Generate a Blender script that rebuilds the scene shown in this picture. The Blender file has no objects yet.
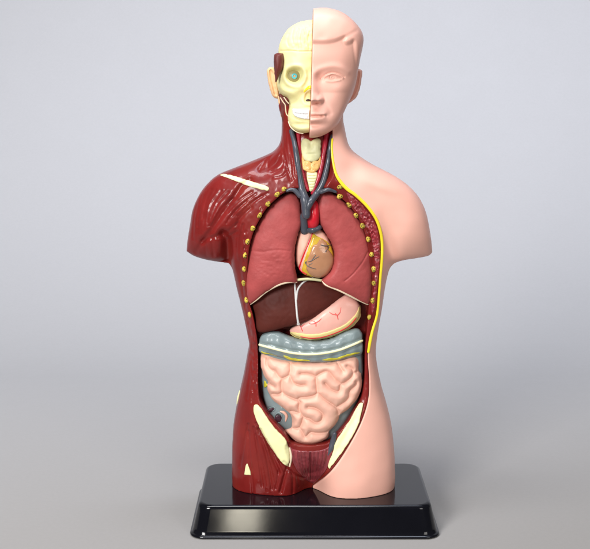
import bpy, math, random
import numpy as np
from math import radians, sin, cos, atan2, pi

# ------------------------------------------------------------------ units
# Working unit: about 0.6 mm (the model stands about 30 cm tall); everything is scaled to metres when meshes are made.
S = 0.0006
F = 1100.0
PITCH = radians(10.0)
CW, SW = cos(PITCH), sin(PITCH)
CAMY, CAMZ = -1088.0, 444.0
HB = 32.0                       # height of the display base
rng = np.random.default_rng(7)
random.seed(7)
f32 = np.float32


def P(px, py, Y):
    """point of the vertical plane at depth Y seen at a picture position"""
    dx = (px - 295.0) / F
    dy = -(py - 274.5) / F
    t = (Y - CAMY) / (CW + dy * SW)
    return dx * t, CAMZ + (-SW + dy * CW) * t


def proj(X, Y, Z):
    ry = Y - CAMY
    rz = Z - CAMZ
    dep = ry * CW - rz * SW
    up = ry * SW + rz * CW
    return 295.0 + F * X / dep, 274.5 - F * up / dep


# ------------------------------------------------------------------ 2D helpers
def spline(pts, closed=True, n=6):
    """Catmull-Rom through the points; a third element 1 marks a sharp corner"""
    q = [(p[0], p[1]) for p in pts]
    c = [len(p) > 2 and p[2] for p in pts]
    N = len(q)
    out = []
    segs = N if closed else N - 1
    A = np.array(q, float)
    for i in range(segs):
        j = (i + 1) % N
        p1, p2 = A[i], A[j]
        p0 = A[i - 1] if (closed or i > 0) else p1
        p3 = A[(i + 2) % N] if (closed or i + 2 < N) else p2
        m1 = (p2 - p1) if c[i] else 0.5 * (p2 - p0)
        m2 = (p2 - p1) if c[j] else 0.5 * (p3 - p1)
        L = np.linalg.norm(p2 - p1)
        for m in (m1, m2):
            k = np.linalg.norm(m)
            if k > 1.5 * L and k > 0:
                m *= 1.5 * L / k
        for t in np.linspace(0, 1, n, endpoint=False):
            t2, t3 = t * t, t * t * t
            out.append((2*t3-3*t2+1)*p1 + (t3-2*t2+t)*m1 + (-2*t3+3*t2)*p2 + (t3-t2)*m2)
    if not closed:
        out.append(A[-1])
    return np.array(out)


def seg_dist2(PX, PY, poly, closed):
    best = np.full(PX.shape, 1e12, f32)
    n = len(poly)
    for i in range(n if closed else n - 1):
        ax, ay = poly[i]
        bx, by = poly[(i + 1) % n]
        ex, ey = bx - ax, by - ay
        l2 = ex * ex + ey * ey + 1e-9
        t = np.clip(((PX - ax) * ex + (PY - ay) * ey) / l2, 0, 1)
        d = (PX - ax - t * ex) ** 2 + (PY - ay - t * ey) ** 2
        np.minimum(best, d, out=best)
    return best


def inside(PX, PY, poly):
    r = np.zeros(PX.shape, bool)
    n = len(poly)
    for i in range(n):
        ax, ay = poly[i]
        bx, by = poly[(i + 1) % n]
        if ay == by:
            continue
        cond = (PY >= min(ay, by)) & (PY < max(ay, by))
        r ^= cond & (PX < ax + (PY - ay) * (bx - ax) / (by - ay))
    return r


def sdf(PX, PY, pts, smooth=True):
    """signed distance in picture units, positive inside"""
    poly = spline(pts) if smooth else np.array([(p[0], p[1]) for p in pts], float)
    PX = PX.astype(f32); PY = PY.astype(f32)
    d = np.sqrt(seg_dist2(PX, PY, poly, True))
    return np.where(inside(PX, PY, poly), d, -d).astype(f32)


def line_dist(PX, PY, pts, n=5):
    poly = spline(pts, False, n) if len(pts) > 2 else np.array([(p[0], p[1]) for p in pts], float)
    PX = PX.astype(f32); PY = PY.astype(f32)
    x0, y0 = poly.min(0) - 14
    x1, y1 = poly.max(0) + 14
    out = np.full(PX.shape, 99.0, f32)
    m = (PX > x0) & (PX < x1) & (PY > y0) & (PY < y1)
    if m.any():
        out[m] = np.sqrt(seg_dist2(PX[m], PY[m], poly, False))
    return out


def sst(e0, e1, x):
    t = np.clip((x - e0) / (e1 - e0), 0, 1)
    return t * t * (3 - 2 * t)


def gauss(PX, PY, cx, cy, sx, sy=None, rot=0.0):
    sy = sy or sx
    dx, dy = PX - cx, PY - cy
    if rot:
        c, s_ = cos(rot), sin(rot)
        dx, dy = dx * c + dy * s_, -dx * s_ + dy * c
    return np.exp(-(dx / sx) ** 2 - (dy / sy) ** 2)


def noise2(PX, PY, scale, seed):
    """smooth value noise, -1..1"""
    r = np.random.default_rng(seed)
    G = r.uniform(-1, 1, (256, 256))
    x = PX / scale + 57.3; y = PY / scale + 31.7
    xi = np.floor(x).astype(int); yi = np.floor(y).astype(int)
    fx = x - xi; fy = y - yi
    fx = fx * fx * (3 - 2 * fx); fy = fy * fy * (3 - 2 * fy)
    g = lambda a, b: G[a % 256, b % 256]
    return (g(xi, yi) * (1-fx) * (1-fy) + g(xi+1, yi) * fx * (1-fy) + g(xi, yi+1) * (1-fx) * fy + g(xi+1, yi+1) * fx * fy)


def poisson(d, h):
    """u with laplacian -2 inside d > 0, zero on the outline, negative outside"""
    lv = 0
    while min(d.shape) / (2 ** (lv + 1)) > 14 and lv < 4:
        lv += 1
    u = None
    for l in range(lv, -1, -1):
        k = 2 ** l
        dd = d[::k, ::k]
        m = dd > 0
        hh = h * k
        if u is None:
            u = np.zeros(dd.shape, np.float64)
            its = 700
        else:
            U = np.repeat(np.repeat(u, 2, 0), 2, 1)[:dd.shape[0], :dd.shape[1]]
            if U.shape != dd.shape:
                U = np.pad(U, ((0, dd.shape[0]-U.shape[0]), (0, dd.shape[1]-U.shape[1])), mode='edge')
            u = U * m
            its = 60
        for _ in range(its):
            p = np.pad(u, 1)
            u = np.where(m, 0.25 * (p[2:, 1:-1] + p[:-2, 1:-1] + p[1:-1, 2:] + p[1:-1, :-2] + 2 * hh * hh), 0)
    band = 2.5 * h
    ok = d > 1.6 * h
    q = np.where(ok, u / np.maximum(d, 1e-3), 0)
    w = ok.astype(float)
    for _ in range(14):
        pq = np.pad(q * w, 1); pw = np.pad(w, 1)
        sq = np.zeros_like(q); sw_ = np.zeros_like(q)
        for a in (0, 1, 2):
            for b in (0, 1, 2):
                sq += pq[a:a+q.shape[0], b:b+q.shape[1]]; sw_ += pw[a:a+q.shape[0], b:b+q.shape[1]]
        nq = sq / np.maximum(sw_, 1e-9)
        fill = (w == 0) & (sw_ > 0)
        q = np.where(fill, nq, q); w = np.where(fill, 1.0, w)
    q = np.where(w == 0, 10.0, q)
    q = np.maximum(q, 0.5)
    s_ = sst(band * 0.6, band * 1.6, d)
    return (s_ * u + (1 - s_) * q * d).astype(f32)


def bil(M, x0, z0, h, X, Z, fill=None):
    """bilinear sample of a map; X (n,), Z (m,) -> (n, m), or same-shape arrays"""
    gx = (X - x0) / h; gz = (Z - z0) / h
    if X.ndim == 1 and Z.ndim == 1:
        gx = gx[:, None] + 0 * gz[None, :]
        gz = gz[None, :] + 0 * gx
    out = (gx < 0) | (gz < 0) | (gx > M.shape[0]-1) | (gz > M.shape[1]-1)
    gx = np.clip(gx, 0, M.shape[0] - 1.001); gz = np.clip(gz, 0, M.shape[1] - 1.001)
    i = gx.astype(int); j = gz.astype(int)
    a = gx - i; b = gz - j
    r = M[i, j]*(1-a)*(1-b) + M[i+1, j]*a*(1-b) + M[i, j+1]*(1-a)*b + M[i+1, j+1]*a*b
    if fill is not None:
        r = np.where(out, fill, r)
    return r.astype(f32)


class Puff:
    """a rounded solid: an outline with its own depth, swelling to both sides of a middle sheet"""
    def __init__(s, outline, y0, trace=None, a=1.0, T=20.0, Tb=None, h=0.6, bump=None, smooth=True, wob=0.3):
        trace = y0 if trace is None else trace
        tr = trace if callable(trace) else (lambda X, Z: np.full(np.shape(X), float(trace)))
        poly = spline(outline) if smooth else np.array([(p[0], p[1]) for p in outline], float)
        Xs, Zs = [], []
        for Yt in (-60.0, 40.0):
            x, z = P(poly[:, 0], poly[:, 1], Yt)
            Xs += [x.min(), x.max()]; Zs += [z.min(), z.max()]
        pad = 3.0
        s.h = h
        s.x0 = math.floor((min(Xs) - pad) / h) * h
        s.z0 = math.floor((min(Zs) - pad) / h) * h
        nx = int((max(Xs) + pad - s.x0) / h) + 2
        nz = int((max(Zs) + pad - s.z0) / h) + 2
        X, Z = np.meshgrid(s.x0 + h*np.arange(nx), s.z0 + h*np.arange(nz), indexing='ij')
        s.X, s.Z = X, Z
        s.PX, s.PY = proj(X, tr(X, Z), Z)
        s.d = (sdf(s.PX, s.PY, outline, smooth) + wob * noise2(s.PX, s.PY, 2.6, 200)).astype(f32)
        s.u = poisson(s.d, h)
        s.yc = (y0(X, Z) if callable(y0) else np.full(X.shape, float(y0))).astype(f32)
        r = np.sqrt(np.maximum(s.u, 0))
        s.t = T * (1 - np.exp(-a * r / T))
        s.neg = a * a * np.minimum(s.u, 0)
        tb = (Tb or T) * (1 - np.exp(-a * r / (Tb or T)))
        s.tb2 = tb * tb + s.neg
        s.fade = sst(0.0, 3.0, s.d)
        # positions for front detail
        yf = s.yc - s.t
        s.FX, s.FY = proj(X, yf, Z)
        b = bump(s) if bump else 0.0
        s.set_bump(b)
        s.ys = (float((s.yc - s.tf).min()) - 2, float((s.yc + np.sqrt(np.maximum(s.tb2, 0))).max()) + 2)

    def set_bump(s, b):
        s.bump = b * s.fade
        s.tf = np.maximum(s.t + s.bump, 0.15 * s.t)
        s.tf2 = (s.tf * s.tf + s.neg).astype(f32)
        s.yf = (s.yc - s.tf).astype(f32)

    def maps(s, xs, zs, tf2=None):
        g = lambda M, fill: bil(M, s.x0, s.z0, s.h, xs, zs, fill)[:, None, :]
        return g(s.yc, 0.0), g(s.tf2 if tf2 is None else tf2, -4000.0), g(s.tb2, -4000.0)

    def phi(s, xs, ys, zs, tf2=None):
        yc, tf2, tb2 = s.maps(xs, zs, tf2)
        y = ys[None, :, None] - yc
        t2 = np.where(y < 0, tf2, tb2)
        return ((y * y - t2) / (np.sqrt(y * y + np.abs(t2)) + 2.0)).astype(f32)

    def front(s, X, Z):
        return bil(s.yf, s.x0, s.z0, s.h, np.asarray(X, float), np.asarray(Z, float))

    def at(s, px, py, off=0.0):
        """the point of the front surface seen at a picture position"""
        Y = -40.0
        for _ in range(6):
            x, z = P(px, py, Y)
            Y = float(bil(s.yf, s.x0, s.z0, s.h, np.array([x, x]), np.array([z, z]))[0, 0])
        x, z = P(px, py, Y)
        return (x, Y - off, z)

    def bounds(s):
        return (s.x0, s.x0 + s.h*(s.X.shape[0]-1)), s.ys, (s.z0, s.z0 + s.h*(s.X.shape[1]-1))

    def mesh(s, h=None):
        return nets(lambda x, y, z: s.phi(x, y, z), s.bounds(), h or s.h)


def smin(a, b, k):
    h = np.clip(0.5 + 0.5 * (b - a) / k, 0, 1)
    return b * (1 - h) + a * h - k * h * (1 - h)


def smax(a, b, k):
    return -smin(-a, -b, k)


# ------------------------------------------------------------------ surface extraction
def nets(phi, bounds, h, slab=40):
    (xa, xb), (ya, yb), (za, zb) = bounds
    xs = (np.arange(math.floor(xa/h), math.ceil(xb/h) + 1) * h).astype(f32)
    ys = (np.arange(math.floor(ya/h), math.ceil(yb/h) + 1) * h).astype(f32)
    zs = (np.arange(math.floor(za/h), math.ceil(zb/h) + 1) * h).astype(f32)
    NX, NY, NZ = len(xs), len(ys), len(zs)
    keys, verts, quads = [], [], []
    key = lambda i, j, k: (i.astype(np.int64) * NY + j) * NZ + k
    corners = [(a, b, c) for a in (0, 1) for b in (0, 1) for c in (0, 1)]
    edges = [(p, q) for p in range(8) for q in range(p+1, 8) if sum(abs(corners[p][t]-corners[q][t]) for t in range(3)) == 1]
    for k0 in range(0, NZ - 1, slab):
        k1 = min(k0 + slab, NZ - 1)
        V = phi(xs, ys, zs[k0:k1 + 1])
        B = V < 0
        cnt = np.zeros((NX-1, NY-1, k1-k0), np.int8)
        for a, b, c in corners:
            cnt += B[a:NX-1+a, b:NY-1+b, c:k1-k0+c]
        I, J, K = np.nonzero((cnt > 0) & (cnt < 8))
        if len(I):
            vals = np.stack([V[I+a, J+b, K+c] for a, b, c in corners], 1)
            acc = np.zeros((len(I), 3)); n = np.zeros(len(I))
            for p, q in edges:
                m = (vals[:, p] < 0) != (vals[:, q] < 0)
                den = vals[:, p] - vals[:, q]
                t = np.where(m, vals[:, p] / np.where(den == 0, 1, den), 0)
                cp = np.array(corners[p], float); cq = np.array(corners[q], float)
                acc += np.where(m[:, None], cp + t[:, None] * (cq - cp), 0)
                n += m
            acc /= n[:, None]
            verts.append(np.stack([xs[I] + acc[:, 0]*h, ys[J] + acc[:, 1]*h, zs[k0 + K] + acc[:, 2]*h], 1))
            keys.append(key(I, J, K + k0))
        kr = k1 - k0
        # edges along x, y (layers k0..k1-1) and z
        for ax in range(3):
            if ax == 0:
                A, Bq = B[:-1, 1:-1, :kr], B[1:, 1:-1, :kr]; o = (0, 1, 0)
            elif ax == 1:
                A, Bq = B[1:-1, :-1, :kr], B[1:-1, 1:, :kr]; o = (1, 0, 0)
            else:
                A, Bq = B[1:-1, 1:-1, :-1], B[1:-1, 1:-1, 1:]; o = (1, 1, 0)
            i, j, k = np.nonzero(A != Bq)
            if not len(i):
                continue
            fl = A[i, j, k]
            i = i + o[0]; j = j + o[1]; k = k + o[2] + k0
            if ax != 2:
                m = k > 0
                i, j, k, fl = i[m], j[m], k[m], fl[m]
            if ax == 0:
                q = [key(i, j-1, k-1), key(i, j, k-1), key(i, j, k), key(i, j-1, k)]
            elif ax == 1:
                q = [key(i-1, j, k-1), key(i-1, j, k), key(i, j, k), key(i, j, k-1)]
            else:
                q = [key(i-1, j-1, k), key(i, j-1, k), key(i, j, k), key(i-1, j, k)]
            q = np.stack(q, 1)
            q[~fl] = q[~fl][:, ::-1]
            quads.append(q)
    keys = np.concatenate(keys); verts = np.concatenate(verts); quads = np.concatenate(quads)
    order = np.argsort(keys)
    ks = keys[order]
    idx = np.clip(np.searchsorted(ks, quads), 0, len(ks) - 1)
    good = (ks[idx] == quads).all(1)
    return verts[order], idx[good]


# ------------------------------------------------------------------ scene helpers
scene = bpy.context.scene
col = scene.collection


def link(name, me, mats, parent=None):
    o = bpy.data.objects.new(name, me)
    col.objects.link(o)
    for m in (mats if isinstance(mats, (list, tuple)) else [mats]):
        me.materials.append(m)
    if parent:
        o.parent = parent
    return o


def quad_obj(name, vq, mat, parent=None):
    v, q = vq
    me = bpy.data.meshes.new(name)
    me.vertices.add(len(v)); me.vertices.foreach_set('co', (v * S).astype(f32).ravel())
    me.loops.add(len(q) * 4); me.loops.foreach_set('vertex_index', q.astype(np.int32).ravel())
    me.polygons.add(len(q)); me.polygons.foreach_set('loop_start', np.arange(0, len(q)*4, 4, dtype=np.int32))
    me.polygons.foreach_set('use_smooth', np.ones(len(q), bool))
    me.update(calc_edges=True)
    return link(name, me, mat, parent)


class MB:
    def __init__(s):
        s.v, s.f, s.m = [], [], []

    def tube(s, pts, rad, mi=0, n=5, seg=12, flat=1.0):
        """a round tube through 3D points, radii per point, closed ends"""
        A = np.array(pts, float)
        R = np.array(rad if hasattr(rad, '__len__') else [rad]*len(A), float)
        if len(A) > 2:
            out, rr = [], []
            for i in range(len(A)-1):
                p0 = A[max(i-1, 0)]; p1 = A[i]; p2 = A[i+1]; p3 = A[min(i+2, len(A)-1)]
                for t in np.linspace(0, 1, n, endpoint=False):
                    t2, t3 = t*t, t**3
                    out.append((2*t3-3*t2+1)*p1 + (t3-2*t2+t)*0.5*(p2-p0) + (-2*t3+3*t2)*p2 + (t3-t2)*0.5*(p3-p1))
                    rr.append(R[i]*(1-t)+R[i+1]*t)
            out.append(A[-1]); rr.append(R[-1])
            A = np.array(out); R = np.array(rr)
        # rounded ends
        d0 = A[0]-A[1]; d0 /= np.linalg.norm(d0)+1e-9
        d1 = A[-1]-A[-2]; d1 /= np.linalg.norm(d1)+1e-9
        A = np.concatenate([[A[0]+d0*R[0]*.9], [A[0]+d0*R[0]*.6], A, [A[-1]+d1*R[-1]*.6], [A[-1]+d1*R[-1]*.9]])
        R = np.concatenate([[R[0]*.4], [R[0]*.8], R, [R[-1]*.8], [R[-1]*.4]])
        base = len(s.v)
        for i in range(len(A)):
            t = A[min(i+1, len(A)-1)] - A[max(i-1, 0)]
            t /= np.linalg.norm(t)+1e-9
            yv = np.array([0, 1.0, 0]); yv -= t * t.dot(yv)
            if np.linalg.norm(yv) < .1:
                yv = np.array([0, 0, 1.0]); yv -= t*t.dot(yv)
            yv /= np.linalg.norm(yv)
            xv = np.cross(yv, t)
            for k in range(seg):
                an = 2*pi*k/seg
                s.v.append(A[i] + R[i]*(cos(an)*xv + flat*sin(an)*yv))
        for i in range(len(A)-1):
            for k in range(seg):
                a = base+i*seg+k; b = base+i*seg+(k+1) % seg
                s.f.append((a, b, b+seg, a+seg)); s.m.append(mi)
        s.f.append(tuple(base+k for k in range(seg))[::-1]); s.m.append(mi)
        e = base+(len(A)-1)*seg
        s.f.append(tuple(e+k for k in range(seg))); s.m.append(mi)
        return s

    def ball(s, c, rx, ry, rz, rot=0.0, mi=0, nu=18, nv=10, tilt=0.0, lump=0.0):
        base = len(s.v)
        cr, sr = cos(rot), sin(rot)
        ct, st = cos(tilt), sin(tilt)
        ph = random.uniform(0, 6)
        for i in range(nv+1):
            th = pi*i/nv
            for k in range(nu):
                an = 2*pi*k/nu
                l = 1 + lump*(sin(3*an+ph)*.6+sin(5*an+2*ph)*.4)
                x, z, y = rx*sin(th)*cos(an)*l, rz*sin(th)*sin(an)*l, ry*cos(th)
                x, z = x*cr-z*sr, x*sr+z*cr
                x, y = x*ct-y*st, x*st+y*ct
                s.v.append(np.array([c[0]+x, c[1]+y, c[2]+z]))
        for i in range(nv):
            for k in range(nu):
                a = base+i*nu+k; b = base+i*nu+(k+1) % nu
                s.f.append((a, b, b+nu, a+nu)); s.m.append(mi)
        return s

    def build(s, name, mats, parent=None, smooth=True):
        me = bpy.data.meshes.new(name)
        me.from_pydata([tuple(np.asarray(p)*S) for p in s.v], [], s.f)
        me.polygons.foreach_set('material_index', s.m)
        me.polygons.foreach_set('use_smooth', [smooth]*len(s.f))
        me.validate(); me.update()
        import bmesh
        bm = bmesh.new(); bm.from_mesh(me)
        bmesh.ops.remove_doubles(bm, verts=bm.verts, dist=1e-7)
        bmesh.ops.recalc_face_normals(bm, faces=bm.faces)
        bm.to_mesh(me); bm.free()
        return link(name, me, mats, parent)


# ------------------------------------------------------------------ materials
def mat(name, rgb, rough=0.4, coat=0.0, coat_r=0.15, var=0.06, vscale=60.0, bump=0.0, bscale=300.0, stretch=(1, 1, 1),
        rgb2=None, mixlo=0.45, mixhi=0.65, mscale=40.0, sss=0.0, spec=0.3, detail=4.0):
    m = bpy.data.materials.new(name)
    m.use_nodes = True
    nt = m.node_tree
    N, L = nt.nodes, nt.links
    b = N['Principled BSDF']
    tc = N.new('ShaderNodeTexCoord')
    mp = N.new('ShaderNodeMapping'); mp.inputs['Scale'].default_value = stretch
    L.new(tc.outputs['Object'], mp.inputs['Vector'])
    nz = N.new('ShaderNodeTexNoise'); nz.inputs['Scale'].default_value = vscale; nz.inputs['Detail'].default_value = detail
    L.new(mp.outputs[0], nz.inputs['Vector'])
    rp = N.new('ShaderNodeValToRGB')
    lo = tuple(c*(1-var) for c in rgb)+(1,); hi = tuple(min(1, c*(1+var)) for c in rgb)+(1,)
    rp.color_ramp.elements[0].color = lo; rp.color_ramp.elements[1].color = hi
    rp.color_ramp.elements[0].position = .3; rp.color_ramp.elements[1].position = .7
    L.new(nz.outputs['Fac'], rp.inputs['Fac'])
    out = rp.outputs['Color']
    if rgb2:
        n2 = N.new('ShaderNodeTexNoise'); n2.inputs['Scale'].default_value = mscale; n2.inputs['Detail'].default_value = 5
        L.new(mp.outputs[0], n2.inputs['Vector'])
        r2 = N.new('ShaderNodeValToRGB')
        r2.color_ramp.elements[0].position = mixlo; r2.color_ramp.elements[1].position = mixhi
        L.new(n2.outputs['Fac'], r2.inputs['Fac'])
        mx = N.new('ShaderNodeMix'); mx.data_type = 'RGBA'
        L.new(r2.outputs['Color'], mx.inputs['Factor'])
        L.new(out, mx.inputs['A']); mx.inputs['B'].default_value = tuple(rgb2)+(1,)
        out = mx.outputs['Result']
    L.new(out, b.inputs['Base Color'])
    n4 = N.new('ShaderNodeTexNoise'); n4.inputs['Scale'].default_value = 28; n4.inputs['Detail'].default_value = 6
    L.new(tc.outputs['Object'], n4.inputs['Vector'])
    mr = N.new('ShaderNodeMapRange')
    mr.inputs['From Min'].default_value = .3; mr.inputs['From Max'].default_value = .7
    mr.inputs['To Min'].default_value = rough * .82; mr.inputs['To Max'].default_value = min(1, rough * 1.25)
    L.new(n4.outputs['Fac'], mr.inputs['Value'])
    L.new(mr.outputs['Result'], b.inputs['Roughness'])
    b.inputs['Specular IOR Level'].default_value = spec
    b.inputs['Coat Weight'].default_value = coat
    b.inputs['Coat Roughness'].default_value = coat_r
    if sss:
        b.inputs['Subsurface Weight'].default_value = sss
        b.inputs['Subsurface Radius'].default_value = (1.0, .45, .3)
        b.inputs['Subsurface Scale'].default_value = 0.0015
    if bump:
        n3 = N.new('ShaderNodeTexNoise'); n3.inputs['Scale'].default_value = bscale; n3.inputs['Detail'].default_value = 3
        L.new(mp.outputs[0], n3.inputs['Vector'])
        bp = N.new('ShaderNodeBump'); bp.inputs['Strength'].default_value = bump; bp.inputs['Distance'].default_value = 0.0006
        L.new(n3.outputs['Fac'], bp.inputs['Height'])
        L.new(bp.outputs[0], b.inputs['Normal'])
        if coat:
            L.new(bp.outputs[0], b.inputs['Coat Normal'])
    return m


M = {}
M['skin'] = mat('peach_plastic', (0.82, 0.445, 0.355), .44, var=.025, vscale=25, bump=.05, bscale=900, sss=.0, spec=.4)
M['muscle'] = mat('dark_red_gloss', (0.175, 0.0125, 0.011), .32, coat=.22, coat_r=.06, spec=.2, var=.14, vscale=120, stretch=(1, 1, .35), bump=.10, bscale=260,
                  rgb2=(0.205, 0.021, 0.014), mixlo=.5, mixhi=.75, mscale=55)
M['lung'] = mat('brick_red_satin', (0.365, 0.066, 0.064), .45, coat=.0, spec=.22, coat_r=.3, var=.09, vscale=120, bump=.35, bscale=420)
M['liver'] = mat('maroon_satin', (0.085, 0.019, 0.014), .45, coat=.0, spec=.09, coat_r=.25, var=.12, vscale=90, bump=.12, bscale=400)
M['peach'] = mat('peach_organ', (0.77, 0.44, 0.34), .5, coat=.0, coat_r=.25, var=.03, vscale=60, bump=.08, bscale=400)
M['stomach'] = mat('pink_organ', (0.78, 0.41, 0.34), .38, coat=.25, coat_r=.2, var=.05, vscale=60, bump=.08, bscale=400)
M['colon'] = mat('blue_grey_gloss', (0.20, 0.25, 0.258), .34, coat=.18, coat_r=.08, var=.06, vscale=70, bump=.12, bscale=300)
M['bone'] = mat('cream_bone', (0.80, 0.77, 0.42), .45, var=.04, vscale=90, bump=.04, bscale=350, spec=.35)
M['skull'] = mat('pale_yellow_bone', (0.76, 0.70, 0.345), .48, var=.04, vscale=70, bump=.22, bscale=330, spec=.35)
M['yellow'] = mat('yellow_paint', (0.88, 0.70, 0.03), .35, coat=.2, var=.08, vscale=120, bump=.1)
M['rib'] = mat('yellow_ochre', (0.50, 0.375, 0.05), .45, var=.4, vscale=400, bump=.3, bscale=700)
M['fat'] = mat('ochre_fat', (0.62, 0.40, 0.035), .3, coat=.4, coat_r=.12, var=.15, vscale=200, bump=.15)
M['dark'] = mat('dark_hole', (0.035, 0.012, 0.012), .5)
M['vein'] = mat('slate_grey', (0.06, 0.066, 0.085), .32, coat=.35, coat_r=.15, var=.12, vscale=140, bump=.2, bscale=300)
M['artery_dark'] = mat('dark_crimson', (0.36, 0.012, 0.03), .3, coat=.3, coat_r=.1, var=.15, vscale=160)
M['artery'] = mat('crimson', (0.60, 0.014, 0.028), .3, coat=.4, coat_r=.12, var=.1, vscale=140)
M['larynx'] = mat('greenish_cream', (0.60, 0.58, 0.33), .4, var=.05, vscale=90, bump=.2)
M['thyroid'] = mat('orange_tan', (0.76, 0.42, 0.14), .35, coat=.2, var=.12, vscale=220, bump=.3, bscale=500)
M['white'] = mat('white_paint', (0.64, 0.63, 0.62), .35, var=.02)
M['rimpale'] = mat('pale_tan_edge', (0.72, 0.58, 0.42), .4, var=.08, vscale=200)
M['omentum'] = mat('pale_yellow_band', (0.80, 0.64, 0.27), .35, coat=.2, var=.05)
M['cream'] = mat('cream_stripe', (0.85, 0.83, 0.50), .4, var=.03)
M['ventricle'] = mat('tan_heart', (0.44, 0.215, 0.115), .22, coat=.6, coat_r=.1, var=.08, vscale=90, bump=.06)
M['muscle2'] = mat('mauve_muscle', (0.20, 0.030, 0.036), .32, coat=.35, coat_r=.12, var=.3, vscale=260, stretch=(1, 1, .12), bump=.3, bscale=300)
M['mottled'] = mat('mottled_red', (0.26, 0.022, 0.030), .35, coat=.4, var=.2, vscale=200, bump=.5, bscale=500, rgb2=(0.45, 0.16, 0.17), mixlo=.56, mixhi=.68, mscale=330)
M['temporal'] = mat('dark_maroon', (0.135, 0.028, 0.024), .45, var=.15, vscale=150, bump=.15)
M['ear'] = mat('orange_peach', (0.80, 0.50, 0.27), .45, var=.05)
M['pinkline'] = mat('pink_red_line', (0.72, 0.10, 0.09), .4)
M['vessel'] = mat('grey_brown_line', (0.10, 0.085, 0.085), .3, coat=.3)
M['eye'] = mat('olive_eye', (0.30, 0.26, 0.12), .4)
M['iris'] = mat('turquoise_iris', (0.10, 0.50, 0.58), .3, coat=.4)
M['pupil'] = mat('pale_orange_pupil', (0.75, 0.40, 0.16), .3)
M['base'] = mat('black_gloss_plastic', (0.004, 0.004, 0.006), .11, coat=.0, coat_r=.08, var=.1, spec=.35, bump=.04, bscale=45)
M['backdrop'] = mat('pale_grey_paper', (0.254, 0.245, 0.238), .9, var=.014, vscale=420, bump=.05, bscale=900, spec=.1)

# ------------------------------------------------------------------ outlines (traced in picture units, each laid at its own depth)
BODY = [(283, 100), (282, 120), (281.5, 134), (280, 142), (276.5, 148), (270, 153), (250, 161.5), (232, 168.5), (218, 174.5), (208, 183), (199.7, 194),
        (193, 209), (190, 225), (187.6, 240), (186.6, 251, 1), (195, 256), (208, 259.5), (222, 261.5), (229, 262, 1), (232.5, 268), (237, 288), (242.7, 311),
        (247.6, 334), (249.2, 343), (247.6, 352), (244, 372), (240, 390), (236.3, 407), (233.5, 425), (232.3, 445), (232, 462), (232, 477),
        (232.5, 490), (233.5, 535, 1), (392.5, 535, 1), (393.5, 491), (394.8, 478), (394.7, 466), (393.6, 445), (391, 423), (386.4, 403), (381.5, 386), (378, 370),
        (375.9, 356), (375.7, 346), (377.7, 329), (381.5, 308), (385, 284), (388.5, 269), (391, 264.5), (395, 261.5), (404, 259), (416.5, 257.5),
        (428, 255.5), (432.3, 252, 1), (431.3, 242), (429, 227), (425.5, 211.6), (419, 197.6), (409, 186), (396, 176.5), (383, 169.5), (370.6, 163),
        (355, 152.5), (349, 145.5), (346.5, 138), (344.5, 128), (343, 120), (343, 110), (343, 100)]

SKIN_B = [(333, 70), (333, 100), (332.4, 138.7), (331.8, 147), (333, 161), (336, 174), (341.5, 183), (348, 189.7), (355.5, 195), (367, 206), (375.6, 218), (380, 229.7),
          (382, 241.5), (382, 258), (380.5, 275), (379.3, 291), (377.2, 314), (373, 329), (370.4, 340), (368, 353), (368.3, 365), (369.3, 380),
          (369, 395), (366.5, 408), (361, 423.5), (352, 441), (341, 459), (331, 472), (321, 481), (313, 486.5, 1), (312, 500), (312, 560, 1), (480, 560, 1), (480, 60, 1)]

CAV = [(291, 189), (284, 192.5), (276, 199), (267, 208), (260, 219), (254, 231), (250, 245), (248, 260), (247, 285), (249, 302), (253, 316), (256, 332),
       (257.5, 345), (258, 365), (258, 385), (259, 398), (262, 406), (268, 415), (276, 424), (284, 433), (288, 439), (292, 443.5), (310, 446), (328, 443), (336, 436),
       (346, 424), (354, 411), (361, 399), (364, 385), (365, 370), (365, 350), (366.5, 335), (368, 318), (369, 300), (369.6, 280), (369, 258), (366.6, 240),
       (361.6, 225), (355, 213), (346.6, 203), (338, 195.6), (332, 189), (322, 188), (312, 190), (300, 188)]


def groove(PX, PY, pts, w, dep, n=5):
    d = line_dist(PX, PY, pts, n)
    return -dep * np.exp(-(d / w) ** 2)


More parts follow.
